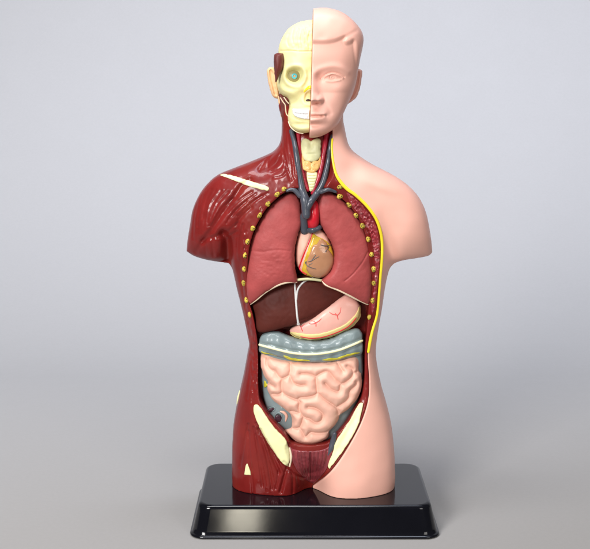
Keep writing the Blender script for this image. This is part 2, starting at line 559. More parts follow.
MUSCLE_GROOVES = [
    # deltoid and its border with the chest muscle
    ([(250, 180), (242, 186), (235, 196), (223, 213), (211, 230.5), (203, 241)], 2.2, 3.2),
    ([(221, 191), (211, 206), (207.5, 222)], 1.1, 1.0), ([(211, 190), (205.7, 203), (203, 218)], 1.1, 1.0),
    ([(202, 196), (199, 210), (198, 226)], 1.0, .9), ([(197, 204), (194, 220), (193, 238)], 1.0, .8),
    ([(228, 192), (219.6, 201), (213.5, 212), (209, 226)], 1.1, 1.0), ([(233, 199), (222, 208), (211, 226)], 1.0, .9),
    ([(216, 190), (208, 203), (205, 220), (203, 232)], .8, .6), ([(225, 190), (215, 202), (210, 216)], .8, .6),
    ([(205, 196), (200, 212), (197, 240)], .8, .5),
    ([(196, 252), (203, 241), (213, 237), (222, 235.5)], 1.6, 1.8), ([(212, 238), (213.5, 256)], 1.2, 1.2), ([(205, 242), (206, 256)], 1, .6),
    ([(223, 234), (226, 241), (227, 250), (228, 263)], 3.2, 7.0),
    # chest muscle
    ([(251, 208), (244, 214), (238.6, 221), (236, 232), (235, 244), (236.5, 258), (240, 280)], 1.5, 1.5),
    ([(246, 202), (235, 211), (226.5, 223)], .9, .9), ([(252, 192), (238.6, 201), (228, 212)], .9, .9), ([(256, 194), (244, 203), (232, 216)], .8, .7),
    ([(262, 196), (250, 204), (238, 216)], .9, .8), ([(238.6, 223), (232, 228), (226, 234)], .9, .8), ([(237, 232), (230, 236), (228, 240)], .8, .7),
    ([(268, 193), (258, 199), (250, 206)], .8, .6),
    # strip beside the cavity
    ([(243, 225), (240, 245), (241, 270), (244, 295), (248, 318), (252, 340), (252, 360), (249, 385), (247, 400)], 1.0, 1.0),
    ([(239, 262), (242, 290), (247, 315), (250.5, 338)], .8, .7), ([(255, 345), (255.5, 365), (254, 385), (252, 402)], 1.2, 1.2),
    ([(246, 232), (244.5, 250), (244, 262)], .8, .6),
    # neck
    ([(281, 118), (281.5, 134), (282, 146), (284, 156), (287, 168), (291, 180)], 1.1, 1.4),
    ([(287.4, 128), (289.3, 145), (292.3, 162), (294, 178)], 1.0, 1.2), ([(284.5, 130), (285.5, 146), (288.6, 162), (292, 176)], .7, .6),
    ([(272, 152), (264.4, 162), (259, 170)], 1.3, 2.0), ([(279.5, 147), (271, 156), (267, 168)], 1.0, 1.3), ([(281, 154), (276, 164.5), (268, 170)], .9, 1.0),
    ([(284.8, 162), (279.7, 168.4), (270.8, 172)], .9, 1.0), ([(287, 170), (283, 176), (274, 178)], .9, .8), ([(276, 151), (269, 160), (263, 169)], .8, .8),
    # thigh
    ([(248, 425), (243.5, 447), (240, 468)], .9, 1.70), ([(248.5, 432), (249.5, 455), (252, 480), (253, 498)], .9, 1.53),
    ([(253.5, 428), (258, 455), (262.6, 487)], .8, 1.53), ([(258, 430), (267, 460), (271.7, 490)], 1.0, 1.87), ([(260.5, 430), (271, 454), (279, 474)], 1.2, 2.55),
    ([(266, 440), (277, 459), (284.5, 473)], .9, 1.70), ([(288, 467), (284.5, 478), (280.5, 493)], 1.3, 3.06), ([(291, 472), (293, 480), (292.7, 496)], .9, 1.70),
    ([(255.5, 435), (262, 465), (267, 492)], .6, 0.85), ([(262, 440), (270, 465), (275, 490)], .6, 0.85), ([(284, 462), (288, 466)], 1, 1.36),
    ([(256, 424), (265, 441), (277, 460), (289, 472), (304, 484)], 1.0, 1.53), ([(297, 480), (299, 492)], .8, 1.02), ([(279, 470), (276, 490)], .7, 1.02),
]


def common_body_bump(s):
    PX, PY = s.FX, s.FY
    b = np.zeros(PX.shape)
    # the legs part below the pelvis
    b -= 26 * np.exp(-((PX - 312) / 15.0) ** 2) * sst(455, 500, PY)
    b += 5 * np.exp(-((PX - 357) / 26.0) ** 2) * sst(420, 500, PY)
    # arm stumps set off from the chest
    b -= 7 * gauss(PX, PY, 226, 258, 7, 26, .2) + 9 * gauss(PX, PY, 391, 256, 8, 30, -.22)
    b += 3 * gauss(PX, PY, 411, 235, 20, 30)
    b += 3 * gauss(PX, PY, 206, 230, 18, 30)
    # chest forward, hollow above the collar bones
    b += 4 * gauss(PX, PY, 315, 245, 80, 60)
    b -= 3.5 * gauss(PX, PY, 352, 170, 13, 9, .5) + 3.5 * gauss(PX, PY, 266, 168, 13, 8, -.4)
    b += 2.0 * gauss(PX, PY, 380, 185, 22, 6, .35)
    # waist
    b -= 2 * gauss(PX, PY, 315, 345, 90, 26)
    return b


def muscle_bump(s):
    PX, PY = s.FX, s.FY
    b = common_body_bump(s)
    for g in MUSCLE_GROOVES:
        b = b + groove(PX, PY, g[0], g[1] * 1.35, g[2] * .78)
    b += (0.06 + .08 * (1 - sst(395, 430, PY))) * noise2(PX, PY, 3.2, 1) + 0.45 * noise2(PX, PY, 9, 2)
    rim = sdf(PX, PY, [(243, 232), (249, 234), (246, 262), (247, 290), (251, 316), (256, 340), (257, 370), (257, 398), (251, 404), (249.5, 360), (246, 330), (241, 285)])
    b += .8 * noise2(PX, PY * .6, 1.9, 6) * sst(0, 2, rim)
    b -= 1.6                                                # skin stands proud of the cut muscle
    sk = sdf(PX, PY, SKIN_B)
    out = np.clip(-sk, 0, 40)
    right = sst(320, 335, PX)
    b -= right * 4.0 * sst(0, 9, out) * sst(180, 200, PY)
    # neck trough with the windpipe and vessels
    tr = sdf(PX, PY, [(293, 128), (296, 150), (298, 170), (299, 186), (306, 200), (318, 198), (326, 186), (333, 172), (331, 150), (331, 128)])
    b -= 7.0 * sst(-1.5, 4, tr)
    # pelvis floor
    pe = sdf(PX, PY, [(287, 443), (330, 442), (337, 436), (332, 455), (327, 472), (312, 482), (300, 478), (291, 466)])
    b -= 2.6 * sst(-1, 4, pe)
    # lymph of fine pits in the cut edge right of the lung
    band = sdf(PX, PY, [(345, 190), (362, 204), (374, 222), (379, 240), (379, 262), (376, 290), (372, 285), (373, 262), (370, 240), (362, 222), (352, 206)])
    b += 0.9 * noise2(PX, PY, 1.7, 5) * sst(0, 2, band)
    return b


body = Puff(BODY, lambda X, Z: np.where(Z > 300, -5 * sst(300, 370, Z), 0.0), trace=0.0, a=1.0, T=60.0, Tb=46.0, h=0.75, bump=muscle_bump, wob=0)
tf2_muscle = body.tf2.copy(); yf_muscle = body.yf.copy()
skin_b = common_body_bump(body)
body.set_bump(skin_b + .3 * noise2(body.FX, body.FY, 13, 8))
tf2_skin = body.tf2.copy(); yf_skin = body.yf.copy()


def surf_of(M_):
    def f(X, Z):
        return bil(M_, body.x0, body.z0, body.h, np.asarray(X, float), np.asarray(Z, float))
    return f


surf_m = surf_of(yf_muscle)
surf_s = surf_of(yf_skin)


def at_map(fn, px, py, off=0.0):
    Y = -35.0
    for _ in range(8):
        x, z = P(px, py, Y)
        Y = 0.5 * Y + 0.5 * float(fn(np.array([[x]]), np.array([[z]]))[0, 0])
    x, z = P(px, py, Y)
    return (x, Y - off, z)


# signed maps over the body grid
bPX, bPY = proj(body.X, yf_skin, body.Z)
skin_map = sdf(bPX, bPY, SKIN_B)
cPX, cPY = proj(body.X, np.maximum(yf_muscle, -40.0), body.Z)
cav_map = sdf(cPX, cPY, CAV)


def bmap(Mp, xs, zs, fill):
    return bil(Mp, body.x0, body.z0, body.h, xs, zs, fill)[:, None, :]


# ------------------------------------------------------------------ head
def head_sheet(X, Z):
    zc = P(310, 137, -32)[1]
    ze = P(345, 92, -5)[1]
    t = np.clip((ze - Z) / (ze - zc), 0, 1.1)
    return -8.0 - 25.0 * t ** 1.2


HEAD = [(300, 9.5), (314.5, 8.5), (322, 7.8), (330, 8.5), (340.5, 11.6), (350, 17.8), (358, 26), (362.2, 33), (363.4, 40), (362.4, 48), (360, 59), (358, 70),
        (356, 82), (352.5, 94), (347, 105.5), (342, 116), (337, 125), (330, 131.5), (321, 136.2), (313, 137.6), (305, 136.5), (292, 128), (280, 105), (274, 70), (276, 30), (286, 14)]


def face_bump(s):
    PX, PY = s.FX, s.FY
    b = np.zeros(PX.shape)
    flat = 3.0 * gauss(PX, PY, 312, 108, 30, 26)
    b += flat
    # forehead and temple
    b += 1.5 * gauss(PX, PY, 314, 56, 22, 12) - 1.5 * gauss(PX, PY, 352, 70, 7, 14)
    # brow and socket
    b += 1.2 * np.exp(-(line_dist(PX, PY, [(316, 72), (322, 68.6), (332, 66.4), (341, 68), (348, 72)]) / 3.2) ** 2)
    b -= 3.0 * gauss(PX, PY, 331, 77.2, 12.5, 6.0)
    b -= 2.8 * gauss(PX, PY, 320.5, 77.5, 4.4, 5.2)
    # eyeball and lids
    e = sdf(PX, PY, [(323, 79.2), (326, 76.2), (332, 74.4), (338, 75.4), (342.4, 78), (338, 79.9), (332, 80.6), (326.5, 80.2)])
    b += 2.6 * gauss(PX, PY, 332.5, 77.2, 9.5, 4.6)
    b -= 0.8 * sst(-.5, .9, e)
    b += groove(PX, PY, [(321.5, 78.8), (326, 74.6), (332, 72.4), (338.5, 73.4), (344, 76.8)], 1.0, 1.0)
    b += 0.95 * np.exp(-(line_dist(PX, PY, [(322.4, 79.6), (326, 76.0), (332, 74.0), (338, 75.0), (343, 78.0)]) / 1.0) ** 2)
    b += 0.6 * np.exp(-(line_dist(PX, PY, [(325, 80.8), (329, 81.4), (334, 81.4), (340, 80)]) / 1.0) ** 2)
    b += groove(PX, PY, [(321, 79.4), (322.4, 80.2)], .9, .7)
    r = np.sqrt((PX - 332.4) ** 2 + (PY - 77.4) ** 2)
    b -= 0.75 * np.exp(-((r - 2.3) / .6) ** 2) + 1.3 * np.exp(-(r / .9) ** 2)
    # nose
    t = np.clip((PY - 70) / 30, 0, 1)
    ridge = (2.2 + 8.5 * t ** 1.3) * np.exp(-((PX - 311) / (4.6 + 3.4 * t)) ** 2) * sst(62, 78, PY) * (1 - sst(99.5, 105.5, PY))
    b += ridge
    b += 5.0 * gauss(PX, PY, 311, 99.2, 5.6, 4.4) + 4.4 * gauss(PX, PY, 319.4, 99.4, 3.4, 3.4)
    b += groove(PX, PY, [(319, 94.5), (323, 96.5), (324.4, 100), (323, 103)], 1.4, .8)
    b -= 3.4 * gauss(PX, PY, 316.3, 103.2, 2.4, 1.1)
    b += groove(PX, PY, [(324, 102), (328, 107), (330.5, 113)], 2.4, .7)
    # mouth
    b += 3.0 * gauss(PX, PY, 311, 114.5, 15, 9)
    b += 2.8 * np.exp(-(line_dist(PX, PY, [(306, 113.4), (312, 112.9), (317, 113.3), (323, 114.8)]) / 2.5) ** 2)
    b += 4.4 * gauss(PX, PY, 312, 119.7, 10, 3.2)
    b += groove(PX, PY, [(304, 116.4), (311, 116.5), (317, 116), (323, 115.8)], 1.2, 2.5) + groove(PX, PY, [(322, 115.8), (326.2, 115.6)], 1.3, 1.0)
    b -= 0.6 * gauss(PX, PY, 328, 116.5, 3, 4)
    b -= 2.2 * gauss(PX, PY, 311, 124.8, 11, 2.4)
    b -= 0.7 * gauss(PX, PY, 310.5, 108.5, 1.6, 4)
    # chin and cheek
    b += 3.2 * gauss(PX, PY, 312, 130.5, 12, 5.5)
    b += 2.2 * gauss(PX, PY, 340, 90, 10, 9) - 1.4 * gauss(PX, PY, 336, 110, 8, 9)
    # hair
    hr = sdf(PX, PY, [(270, 43, 1), (312, 42.2), (325, 42.3), (334, 41), (341, 38.4), (344.5, 37.4, 1), (344.2, 41), (346.5, 43.4), (350.5, 42.8), (354, 41), (355.5, 50), (357.5, 66), (356.5, 78, 1), (380, 80, 1), (380, -10, 1), (270, -10, 1)])
    b += 2.6 * sst(-2.6, 3.0, hr) - 0.3 * np.exp(-((hr + 1.6) / 1.4) ** 2)
    b += groove(PX, PY, [(344.6, 37.6), (350, 34.5), (356, 31)], 2.2, .6)
    b += 0.5 * noise2(PX, PY, 9, 11) * sst(1, 6, hr)
    return b


head = Puff(HEAD, head_sheet, trace=head_sheet, a=1.75, T=58.0, Tb=48.0, h=0.5, bump=face_bump, wob=0)
hPX, hPY = head.FX, head.FY
MID = [(313.6, -20), (313.4, 10), (312.4, 50), (311.3, 90), (309.6, 137), (308.8, 170), (420, 170), (420, -20)]
mid_map = sdf(hPX, hPY, MID, smooth=False)


def ear_bump(s):
    PX, PY = s.FX, s.FY
    rim = np.abs(s.d - 1.6)
    return 1.0 * np.exp(-(rim / 1.0) ** 2) - 1.3 * sst(2.2, 4.2, s.d)


ear_skin = Puff([(350, 72), (356, 69.6), (360.4, 69.4), (362.4, 72.5), (361.6, 80), (359.4, 90.5), (355.6, 98), (350, 102.4), (346, 104), (346, 92)], 4.0, a=1.0, T=6.0, h=0.5, bump=ear_bump)


def skin_phi(xs, ys, zs):
    b = body.phi(xs, ys, zs, tf2_skin)
    reg = -bmap(skin_map, xs, zs, -50.0)
    b = smax(b, reg, 1.6)
    b = np.maximum(b, HB + 0.2 - zs[None, None, :])
    if zs[-1] > 355:
        h_ = head.phi(xs, ys, zs)
        m = -bil(mid_map, head.x0, head.z0, head.h, xs, zs, -50.0)[:, None, :]
        h_ = smax(h_, m, 1.0)
        e_ = ear_skin.phi(xs, ys, zs)
        h_ = smin(h_, e_, 1.6)
        b = smin(b, h_, 3.5)
    return b


def muscle_phi(xs, ys, zs):
    b = body.phi(xs, ys, zs, tf2_muscle)
    b = smax(b, bmap(skin_map, xs, zs, -50.0) + 0.35, 0.8)
    c = bmap(cav_map, xs, zs, -50.0)
    ci = np.maximum(-c, ys[None, :, None] + 9.0)
    b = smax(b, -ci, 1.8)
    b = np.maximum(b, HB + 0.2 - zs[None, None, :])
    return b


(bx, by, bz) = body.bounds()
topz = head.bounds()[2][1]
root = bpy.data.objects.new('anatomical_model', None)
col.objects.link(root)
root.location = (20 * S, 0, 0)
root.empty_display_size = 0.05
root['label'] = 'glossy half skinned human torso model with open chest and belly, on a black base'
root['category'] = 'anatomical model'
ROOTS = []


def part(name, vq, m, parent=None):
    o = quad_obj(name, vq, M[m], parent or root)
    ROOTS.append(o)
    return o


skin = part('skin_half', nets(skin_phi, ((P(300, 200, 0)[0], bx[1]), (min(-66, head.ys[0] - 2), 50), (HB - 2, topz)), 0.6), 'skin')
skin['label'] = 'peach skin covered half with face, shoulder and thigh'
muscle = part('muscle_half', nets(muscle_phi, ((bx[0], P(388, 300, 0)[0]), (-66, 50), (HB - 2, P(300, 100, 0)[1])), 0.75), 'muscle')
muscle['label'] = 'dark red flayed half showing muscle fibres'


def build_mb(mb, name, m, parent=None):
    mats = [M[k] for k in m] if isinstance(m, (list, tuple)) else M[m]
    o = mb.build(name, mats, parent or root)
    ROOTS.append(o)
    return o


# ------------------------------------------------------------------ skull side of the head
SKULL = [(316, 20.5), (304.6, 20.8), (297, 23), (289, 28), (283.6, 35), (279.8, 43.4), (278.4, 52), (279.5, 62), (277.6, 74), (276.6, 83), (278.5, 90.5), (282, 95.4), (287.7, 98.6),
         (289, 104), (288.2, 111), (287.7, 117), (288.6, 122.6), (291.5, 127.7), (298, 132), (304, 133), (309, 132.5), (316, 132), (322, 126), (328, 100), (334, 60), (330, 28)]


def skull_bump(s):
    PX, PY = s.FX, s.FY
    b = 3.0 * gauss(PX, PY, 310, 108, 26, 26)
    so = sdf(PX, PY, [(286, 76), (288, 70), (294, 67.4), (300.5, 68.6), (303.6, 74), (302, 81), (297, 84.6), (291, 83.6), (287.4, 80.4)])
    b -= 7.5 * sst(-1.0, 4.5, so)
    b += 1.8 * np.exp(-((so + 2.2) / 2.0) ** 2)
    b += 3.4 * np.exp(-(line_dist(PX, PY, [(280, 88), (286, 92), (293, 92.5), (300, 89)]) / 4.0) ** 2)
    b -= 4.0 * gauss(PX, PY, 294, 101, 6, 4.5)
    t = np.clip((PY - 72) / 22, 0, 1)
    b += 5.0 * t * np.exp(-((PX - 311) / 4.5) ** 2) * sst(68, 78, PY) * (1 - sst(90, 95, PY))
    na = sdf(PX, PY, [(304, 99), (305, 94.5), (308, 91), (314, 89), (314, 103), (308, 103.4), (305, 102.4)])
    b -= 2.2 * sst(-.8, 2.0, na)
    b += 1.0 * np.exp(-(line_dist(PX, PY, [(301.5, 99.5), (304, 103.4), (311, 104.6)]) / 1.6) ** 2)
    # cap seam and the grooves of the cap
    b += groove(PX, PY, [(279, 51), (290, 50.6), (300, 51.4), (314, 51)], .7, .8)
    cap = 1 - sst(47, 50, PY)
    for x0, y0, y1 in ((288, 34, 46), (293, 28, 44), (297.5, 29, 49), (302, 30, 46), (305.5, 28, 45), (309, 32, 49)):
        b += groove(PX, PY, [(x0 + .8, y0), (x0 - .8, .5*(y0+y1)), (x0 + .4, y1)], .9, .8)
    b += cap * .5 * noise2(PX, PY, 3.0, 21)
    b += .4 * noise2(PX, PY, 5, 22)
    # jaw
    b -= 2.2 * gauss(PX, PY, 300, 124.6, 9, 2.4) - 2.6 * gauss(PX, PY, 304, 129, 9, 4)
    b += groove(PX, PY, [(289, 107), (293, 108.2), (302, 107.8), (311, 107.4)], 1.0, .7)
    b += groove(PX, PY, [(293, 117), (300, 120), (311, 120.6)], 1.0, .6)
    return b


skull = Puff(SKULL, lambda X, Z: head_sheet(X, Z) + 2, trace=lambda X, Z: head_sheet(X, Z) + 2, a=1.6, T=52, Tb=44, h=0.5, bump=skull_bump, wob=.08)
sk_mid = -sdf(skull.FX, skull.FY, MID, smooth=False) - 0.4


def skull_phi(xs, ys, zs):
    return smax(skull.phi(xs, ys, zs), -bil(sk_mid, skull.x0, skull.z0, skull.h, xs, zs, -50.0)[:, None, :], .8)


sk = part('skull', nets(skull_phi, skull.bounds(), 0.5), 'skull')
sk['label'] = 'pale yellow half skull with bared teeth'
c = skull.at(294.5, 76.5)
eb = build_mb(MB().ball((c[0], c[1] + 2.4, c[2]), 8.4, 5.6, 7.6), 'eyeball', 'eye', sk)
c = (c[0], c[1] - 3.2, c[2] + .3)
mb = MB()
mb.tube([(c[0] + 1.9*cos(a), c[1] - .15, c[2] + 1.9*sin(a)) for a in np.linspace(0, 2*pi, 15)], .85, mi=0, n=2, seg=8)
mb.ball((c[0], c[1] + .2, c[2]), 1.3, .8, 1.3, mi=1)
build_mb(mb, 'iris', ['iris', 'pupil'], sk)
# two rows of teeth in one band, the gaps between them as shallow grooves
def teeth_bump(q):
    PX, PY = q.FX, q.FY
    g = groove(PX, PY, [(291, 112.6), (296, 113.4), (303, 114.2), (312, 114.4)], .6, 1.2)
    for x in (294.4, 297.4, 300.6, 304.2, 308.0):
        g = g + groove(PX, PY, [(x, 107), (x + .3, 120)], .5, .75)
    return g


tt = Puff([(292.4, 109.0), (295, 108.8), (302, 109.6), (309.6, 109.8, 1), (309.3, 119.2, 1), (304, 119), (298, 117.4), (294.2, 115.6), (292.6, 113)], lambda X, Z: skull.front(X, Z) - .2, a=1.4, T=2.2, h=.3, bump=teeth_bump)
part('teeth', tt.mesh(), 'white', sk)
# nasal cartilage, yellow
nc = Puff([(303.4, 91.6), (306, 88), (308.6, 85.8), (310.8, 85.4), (310.8, 88.6), (307, 90.2), (304.6, 92.6)], lambda X, Z: skull.front(X, Z), a=1.0, T=1.3, h=.35)
part('nasal_cartilage', nc.mesh(), 'yellow', sk)
c = skull.at(308.2, 100.6)
build_mb(MB().ball((c[0], c[1] + .3, c[2]), 2.4, .9, 1.5), 'nasal_opening', 'dark', sk)

tm = Puff([(274, 54.4, 1), (278, 52.8), (283.2, 53, 1), (284.2, 60), (283, 68), (280, 74), (277.4, 80), (275.4, 82), (274.4, 72), (273.6, 62)], lambda X, Z: np.full(np.shape(X), -24.0), a=1.2, T=9, h=.4,
          bump=lambda s: 3 + groove(s.FX, s.FY, [(282, 55), (280, 66), (277, 77)], 1, .8))
part('temporal_muscle', tm.mesh(), 'temporal')
er = Puff([(275.4, 70), (271.2, 66.8), (267.8, 68.6), (266.8, 72.5), (267.8, 80), (269.8, 89), (272.2, 95.8), (276.6, 98.8), (279.6, 99), (279, 90), (277, 80)], 2.0, a=1.0, T=6, h=.4, bump=ear_bump)
part('ear', er.mesh(), 'ear')
jw = Puff([(279, 94), (284, 96), (289.6, 98.6), (290.5, 106), (290, 118), (293, 128), (290, 131), (284, 126), (281.6, 118), (281, 108)], -12.0, a=1.2, T=12, h=.45,
          bump=lambda s: groove(s.FX, s.FY, [(285, 97), (286, 110), (288, 124)], 1.0, 1.4) + groove(s.FX, s.FY, [(282.6, 97), (283.6, 110), (285, 122)], .8, 1.0))
part('jaw_muscle', jw.mesh(), 'temporal')
st = Puff([(277.6, 96), (280, 97.4), (281.6, 104), (282.8, 116), (281.4, 118), (279.8, 110)], -6.0, a=1.2, T=6, h=.4)
part('cheek_strip', st.mesh(), 'ear')
mb = MB()
for pts in ([(280.6, 98), (283, 102), (285, 104.6), (285.6, 109), (286.4, 114), (288.6, 116.6)], [(284, 97.4), (286.4, 101), (288.6, 103.4)], [(288.4, 122), (291, 127.6), (297, 132), (303, 133.4)]):
    p3 = [P(x, y, -26 if y < 118 else -33) for x, y in pts]
    mb.tube([(a, -24.6 if y < 118 else (-24 - .8*(y-118)), b) for (a, b), (x, y) in zip(p3, pts)], .55, seg=8)
build_mb(mb, 'tendon', 'rimpale')

# ------------------------------------------------------------------ throat
def sheet_near(fn, off):
    return lambda X, Z: fn(X, Z) - off


def tube_on(fn, pts, rad, off=0.0, **k):
    return MB().tube([at_map(fn, p[0], p[1], off) for p in pts], rad, **k)


lx = Puff([(302, 139.6), (305, 138.4), (308.7, 139.4), (311, 141.2), (313.6, 139.4), (317.6, 138.2), (320.8, 140.6), (320.8, 150), (320.2, 157), (316, 161), (311.4, 162), (306, 161.4), (302.2, 156.6), (300.8, 146)],
          sheet_near(surf_m, .6), a=.9, T=4, h=.45, bump=lambda s: -1.4*gauss(s.FX, s.FY, 311, 143, 2, 5) + 1.0*gauss(s.FX, s.FY, 306, 147, 3, 6) + 1.0*gauss(s.FX, s.FY, 316.5, 147, 3, 6) - .8*gauss(s.FX, s.FY, 311.5, 154, 4, 1.2))
part('larynx', lx.mesh(), 'larynx')
th = Puff([(302, 153.6), (304.6, 160.4), (308, 160.2), (311.4, 162.4), (315, 160.6), (318.4, 160.2), (320.6, 156), (321, 163), (319, 169), (315, 172.2), (311, 172.6), (306.4, 171.6), (302.6, 168.4), (301.2, 161.4)],
          sheet_near(surf_m, 1.4), a=1.0, T=3, h=.45, bump=lambda s: .5*noise2(s.FX, s.FY, 1.6, 31) - .8*gauss(s.FX, s.FY, 311.3, 168, 1.2, 6))
part('thyroid', th.mesh(), 'thyroid')
tc_ = Puff([(307, 171.4), (312, 172.4), (317, 172), (317, 177), (315.8, 182.5), (313.6, 189.6), (311, 191.6), (309.4, 190.6), (307.8, 182.5), (306.8, 176)], sheet_near(surf_m, 1.0), a=1.0, T=3, h=.4,
          bump=lambda s: .45*np.sin(s.FY*2*pi/2.9))
part('windpipe', tc_.mesh(), 'bone')
R_ = 2.0
build_mb(tube_on(surf_m, [(298.4, 134), (299, 145), (300, 156), (301.4, 167), (303.6, 179), (307.4, 190)], [2.3, 2.3, 2.1, 2.3, 2.4, 2.0], .3), 'artery', 'artery_dark')
build_mb(tube_on(surf_m, [(326.6, 134), (325, 146), (323, 157), (321, 168), (317.8, 180), (312.6, 193)], [2.4, 2.6, 2.2, 2.3, 2.3, 2.0], .3), 'artery', 'artery_dark')


def yv(px, py, Y):
    x, z = P(px, py, Y)
    return (x, Y, z)


build_mb(tube_on(surf_m, [(291.4, 131), (294, 141), (296, 152), (298, 165), (299.8, 177), (302, 190), (305, 200), (306, 210), (306.2, 215)], [2.3, 2.3, 2.5, 2.7, 3.0, 3.6, 4.6, 4.4, 4.2], 1.0), 'vein', 'vein')
build_mb(tube_on(surf_m, [(332, 136), (330, 147), (328.4, 160), (325.6, 173), (322.4, 184), (316.5, 194), (310.5, 202), (307, 209)], [1.9, 2.0, 2.3, 2.7, 3.0, 3.3, 3.4, 3.4], 1.5), 'vein', 'vein')
build_mb(tube_on(surf_m, [(287.2, 190.8), (290.4, 189.6), (295, 190.6), (300, 196)], [1.4, 1.8, 2.2, 2.4], .8), 'vein', 'vein')
build_mb(tube_on(surf_m, [(335.6, 191.8), (332, 190.4), (327.6, 189.6), (321, 192)], [1.3, 1.6, 2.0, 2.2], 1.0), 'vein', 'vein')
build_mb(MB().tube([yv(303.8, 216.5, -36), yv(304.4, 224, -35), yv(304.6, 231, -34)], [4.2, 4.2, 4.0]), 'vein', 'vein')
build_mb(MB().tube([yv(313.4, 205, -37), yv(313.6, 214, -39), yv(313.2, 222, -38), yv(312.6, 227, -32)], [5.0, 5.4, 5.6, 5.0]), 'aorta', 'artery')
build_mb(MB().tube([yv(307.6, 230.5, -35), yv(313, 230, -38.5), yv(319, 227.6, -37)], [2.4, 3.2, 2.8]), 'vein', 'vein')

# ------------------------------------------------------------------ heart
XC = P(314, 300, -35)[0]
curve = lambda y, k=12.0: (lambda X, Z: y + k * ((X - XC) / 65.0) ** 2)


def heart_bump(s):
    PX, PY = s.FX, s.FY
    b = 1.5*gauss(PX, PY, 302, 246, 6, 14) - 1.6*np.exp(-(line_dist(PX, PY, [(313, 232), (309, 243), (303, 257), (299, 270)])/1.6)**2)
    return b + .3*noise2(PX, PY, 6, 41)


ht = Puff([(302, 226.4), (308, 228), (313, 231.4), (318, 229), (324, 232), (330, 241), (334.4, 254), (334, 265), (329, 274), (321, 278.4), (310, 277), (301.5, 272.4), (297, 266), (295.4, 257), (296, 246), (298.4, 234)],
          curve(-27), trace=-32.0, a=1.3, T=15, h=.5, bump=heart_bump)
h_o = part('heart', ht.mesh(), 'peach')
fa = Puff([(313.4, 233.6), (318, 236.4), (323.4, 239), (330, 244), (333.6, 252), (334, 262), (331, 271), (324, 276.4), (312, 277), (304.4, 274.6), (301.4, 271), (304, 261), (308.4, 248), (311, 239)],
          lambda X, Z: ht.front(X, Z) + .3, a=1.0, T=1.4, h=.45, bump=lambda s: .25*noise2(s.FX, s.FY, 3, 42))
part('fat', fa.mesh(), 'fat', h_o)
ve = Puff([(313, 245), (317, 243.6), (320.6, 238.6), (326.4, 242.4), (328.6, 249), (333, 256), (333.6, 264), (329, 272.6), (321, 277.4), (312.6, 276.4), (307, 270.4), (306.4, 263), (309.4, 254)],
          lambda X, Z: ht.front(X, Z) - .2, a=1.0, T=3.4, h=.45)
part('ventricle', ve.mesh(), 'ventricle', h_o)
at_h = lambda s, pts, r, off=.2: MB().tube([s.at(x, y, off) for x, y in pts], r, seg=8)
build_mb(at_h(fa, [(312.4, 234), (308.4, 243), (304, 254), (300.4, 264), (299.6, 268), (302, 271.4), (306, 274)], .95, 0), 'coronary_artery', 'artery', h_o)
mb = MB()
for pts, r in (([(304.8, 262), (310, 261.4), (315, 258.6), (319, 256.6)], [.5, .5, .4, .25]), ([(304.8, 262), (308, 266), (312, 268), (316, 269)], [.5, .5, .4, .25]), ([(311.6, 260.6), (315.6, 255)], .4),
               ([(321, 245), (326, 246), (331, 245.2)], .55), ([(331, 244.6), (328, 248), (325.6, 251.6)], .5), ([(309, 265), (312, 263.4)], .3)):
    mb.tube([ve.at(x, y, .1) for x, y in pts], r, seg=8)
build_mb(mb, 'coronary_vein', 'vessel', h_o)
build_mb(MB().tube([yv(297, 280, -33), yv(308, 279, -34), yv(322, 280.5, -33)], [1.3, 1.4, 1.3]), 'diaphragm_edge', 'larynx')

# ------------------------------------------------------------------ liver, stomach
zt = P(310, 278, -30)[1]; zb_ = P(270, 333, -34)[1]


def liver_sheet(X, Z):
    t = np.clip((zt - Z) / (zt - zb_), -.2, 1.1)
    return -17 - 11 * t + 9 * ((X - XC) / 65.0) ** 2


lv = Puff([(249.6, 300), (258, 290), (275, 281), (297, 277.5), (314, 277), (332, 281), (350, 290), (352, 294.5), (341.5, 299.5), (328, 309), (319, 315), (311, 320), (299.4, 324.6), (291, 326.6), (274.4, 331.4), (262, 334.4), (256.2, 331.5), (254.4, 318)],
          liver_sheet, trace=-31.0, a=1.2, T=14, h=.5, bump=lambda s: .5*noise2(s.FX, s.FY, 14, 51) + .12*noise2(s.FX, s.FY, 3, 52) + groove(s.FX, s.FY, [(292, 327), (299, 321), (311, 317), (322, 310)], 1.0, .5) - .5*np.exp(-(line_dist(s.FX, s.FY, [(295.6, 290), (297, 310), (298, 322)])/2)**2))
l_o = part('liver', lv.mesh(), 'liver')
mb = MB()
for pts, r in (([(294.6, 280), (295.2, 290), (296, 301), (297, 314), (298.2, 323)], [.9, 1.0, 1.1, 1.0, 1.2]), ([(313, 278), (306, 280.6), (300.6, 285), (297.4, 291), (296.4, 300)], [.8, .9, 1.0, 1.0, .9])):
    mb.tube([lv.at(x, y, .2) for x, y in pts], r)
c = lv.at(298.4, 323.8, .3)
mb.ball(c, 1.7, 1.3, 1.5)
build_mb(mb, 'ligament', 'white', l_o)

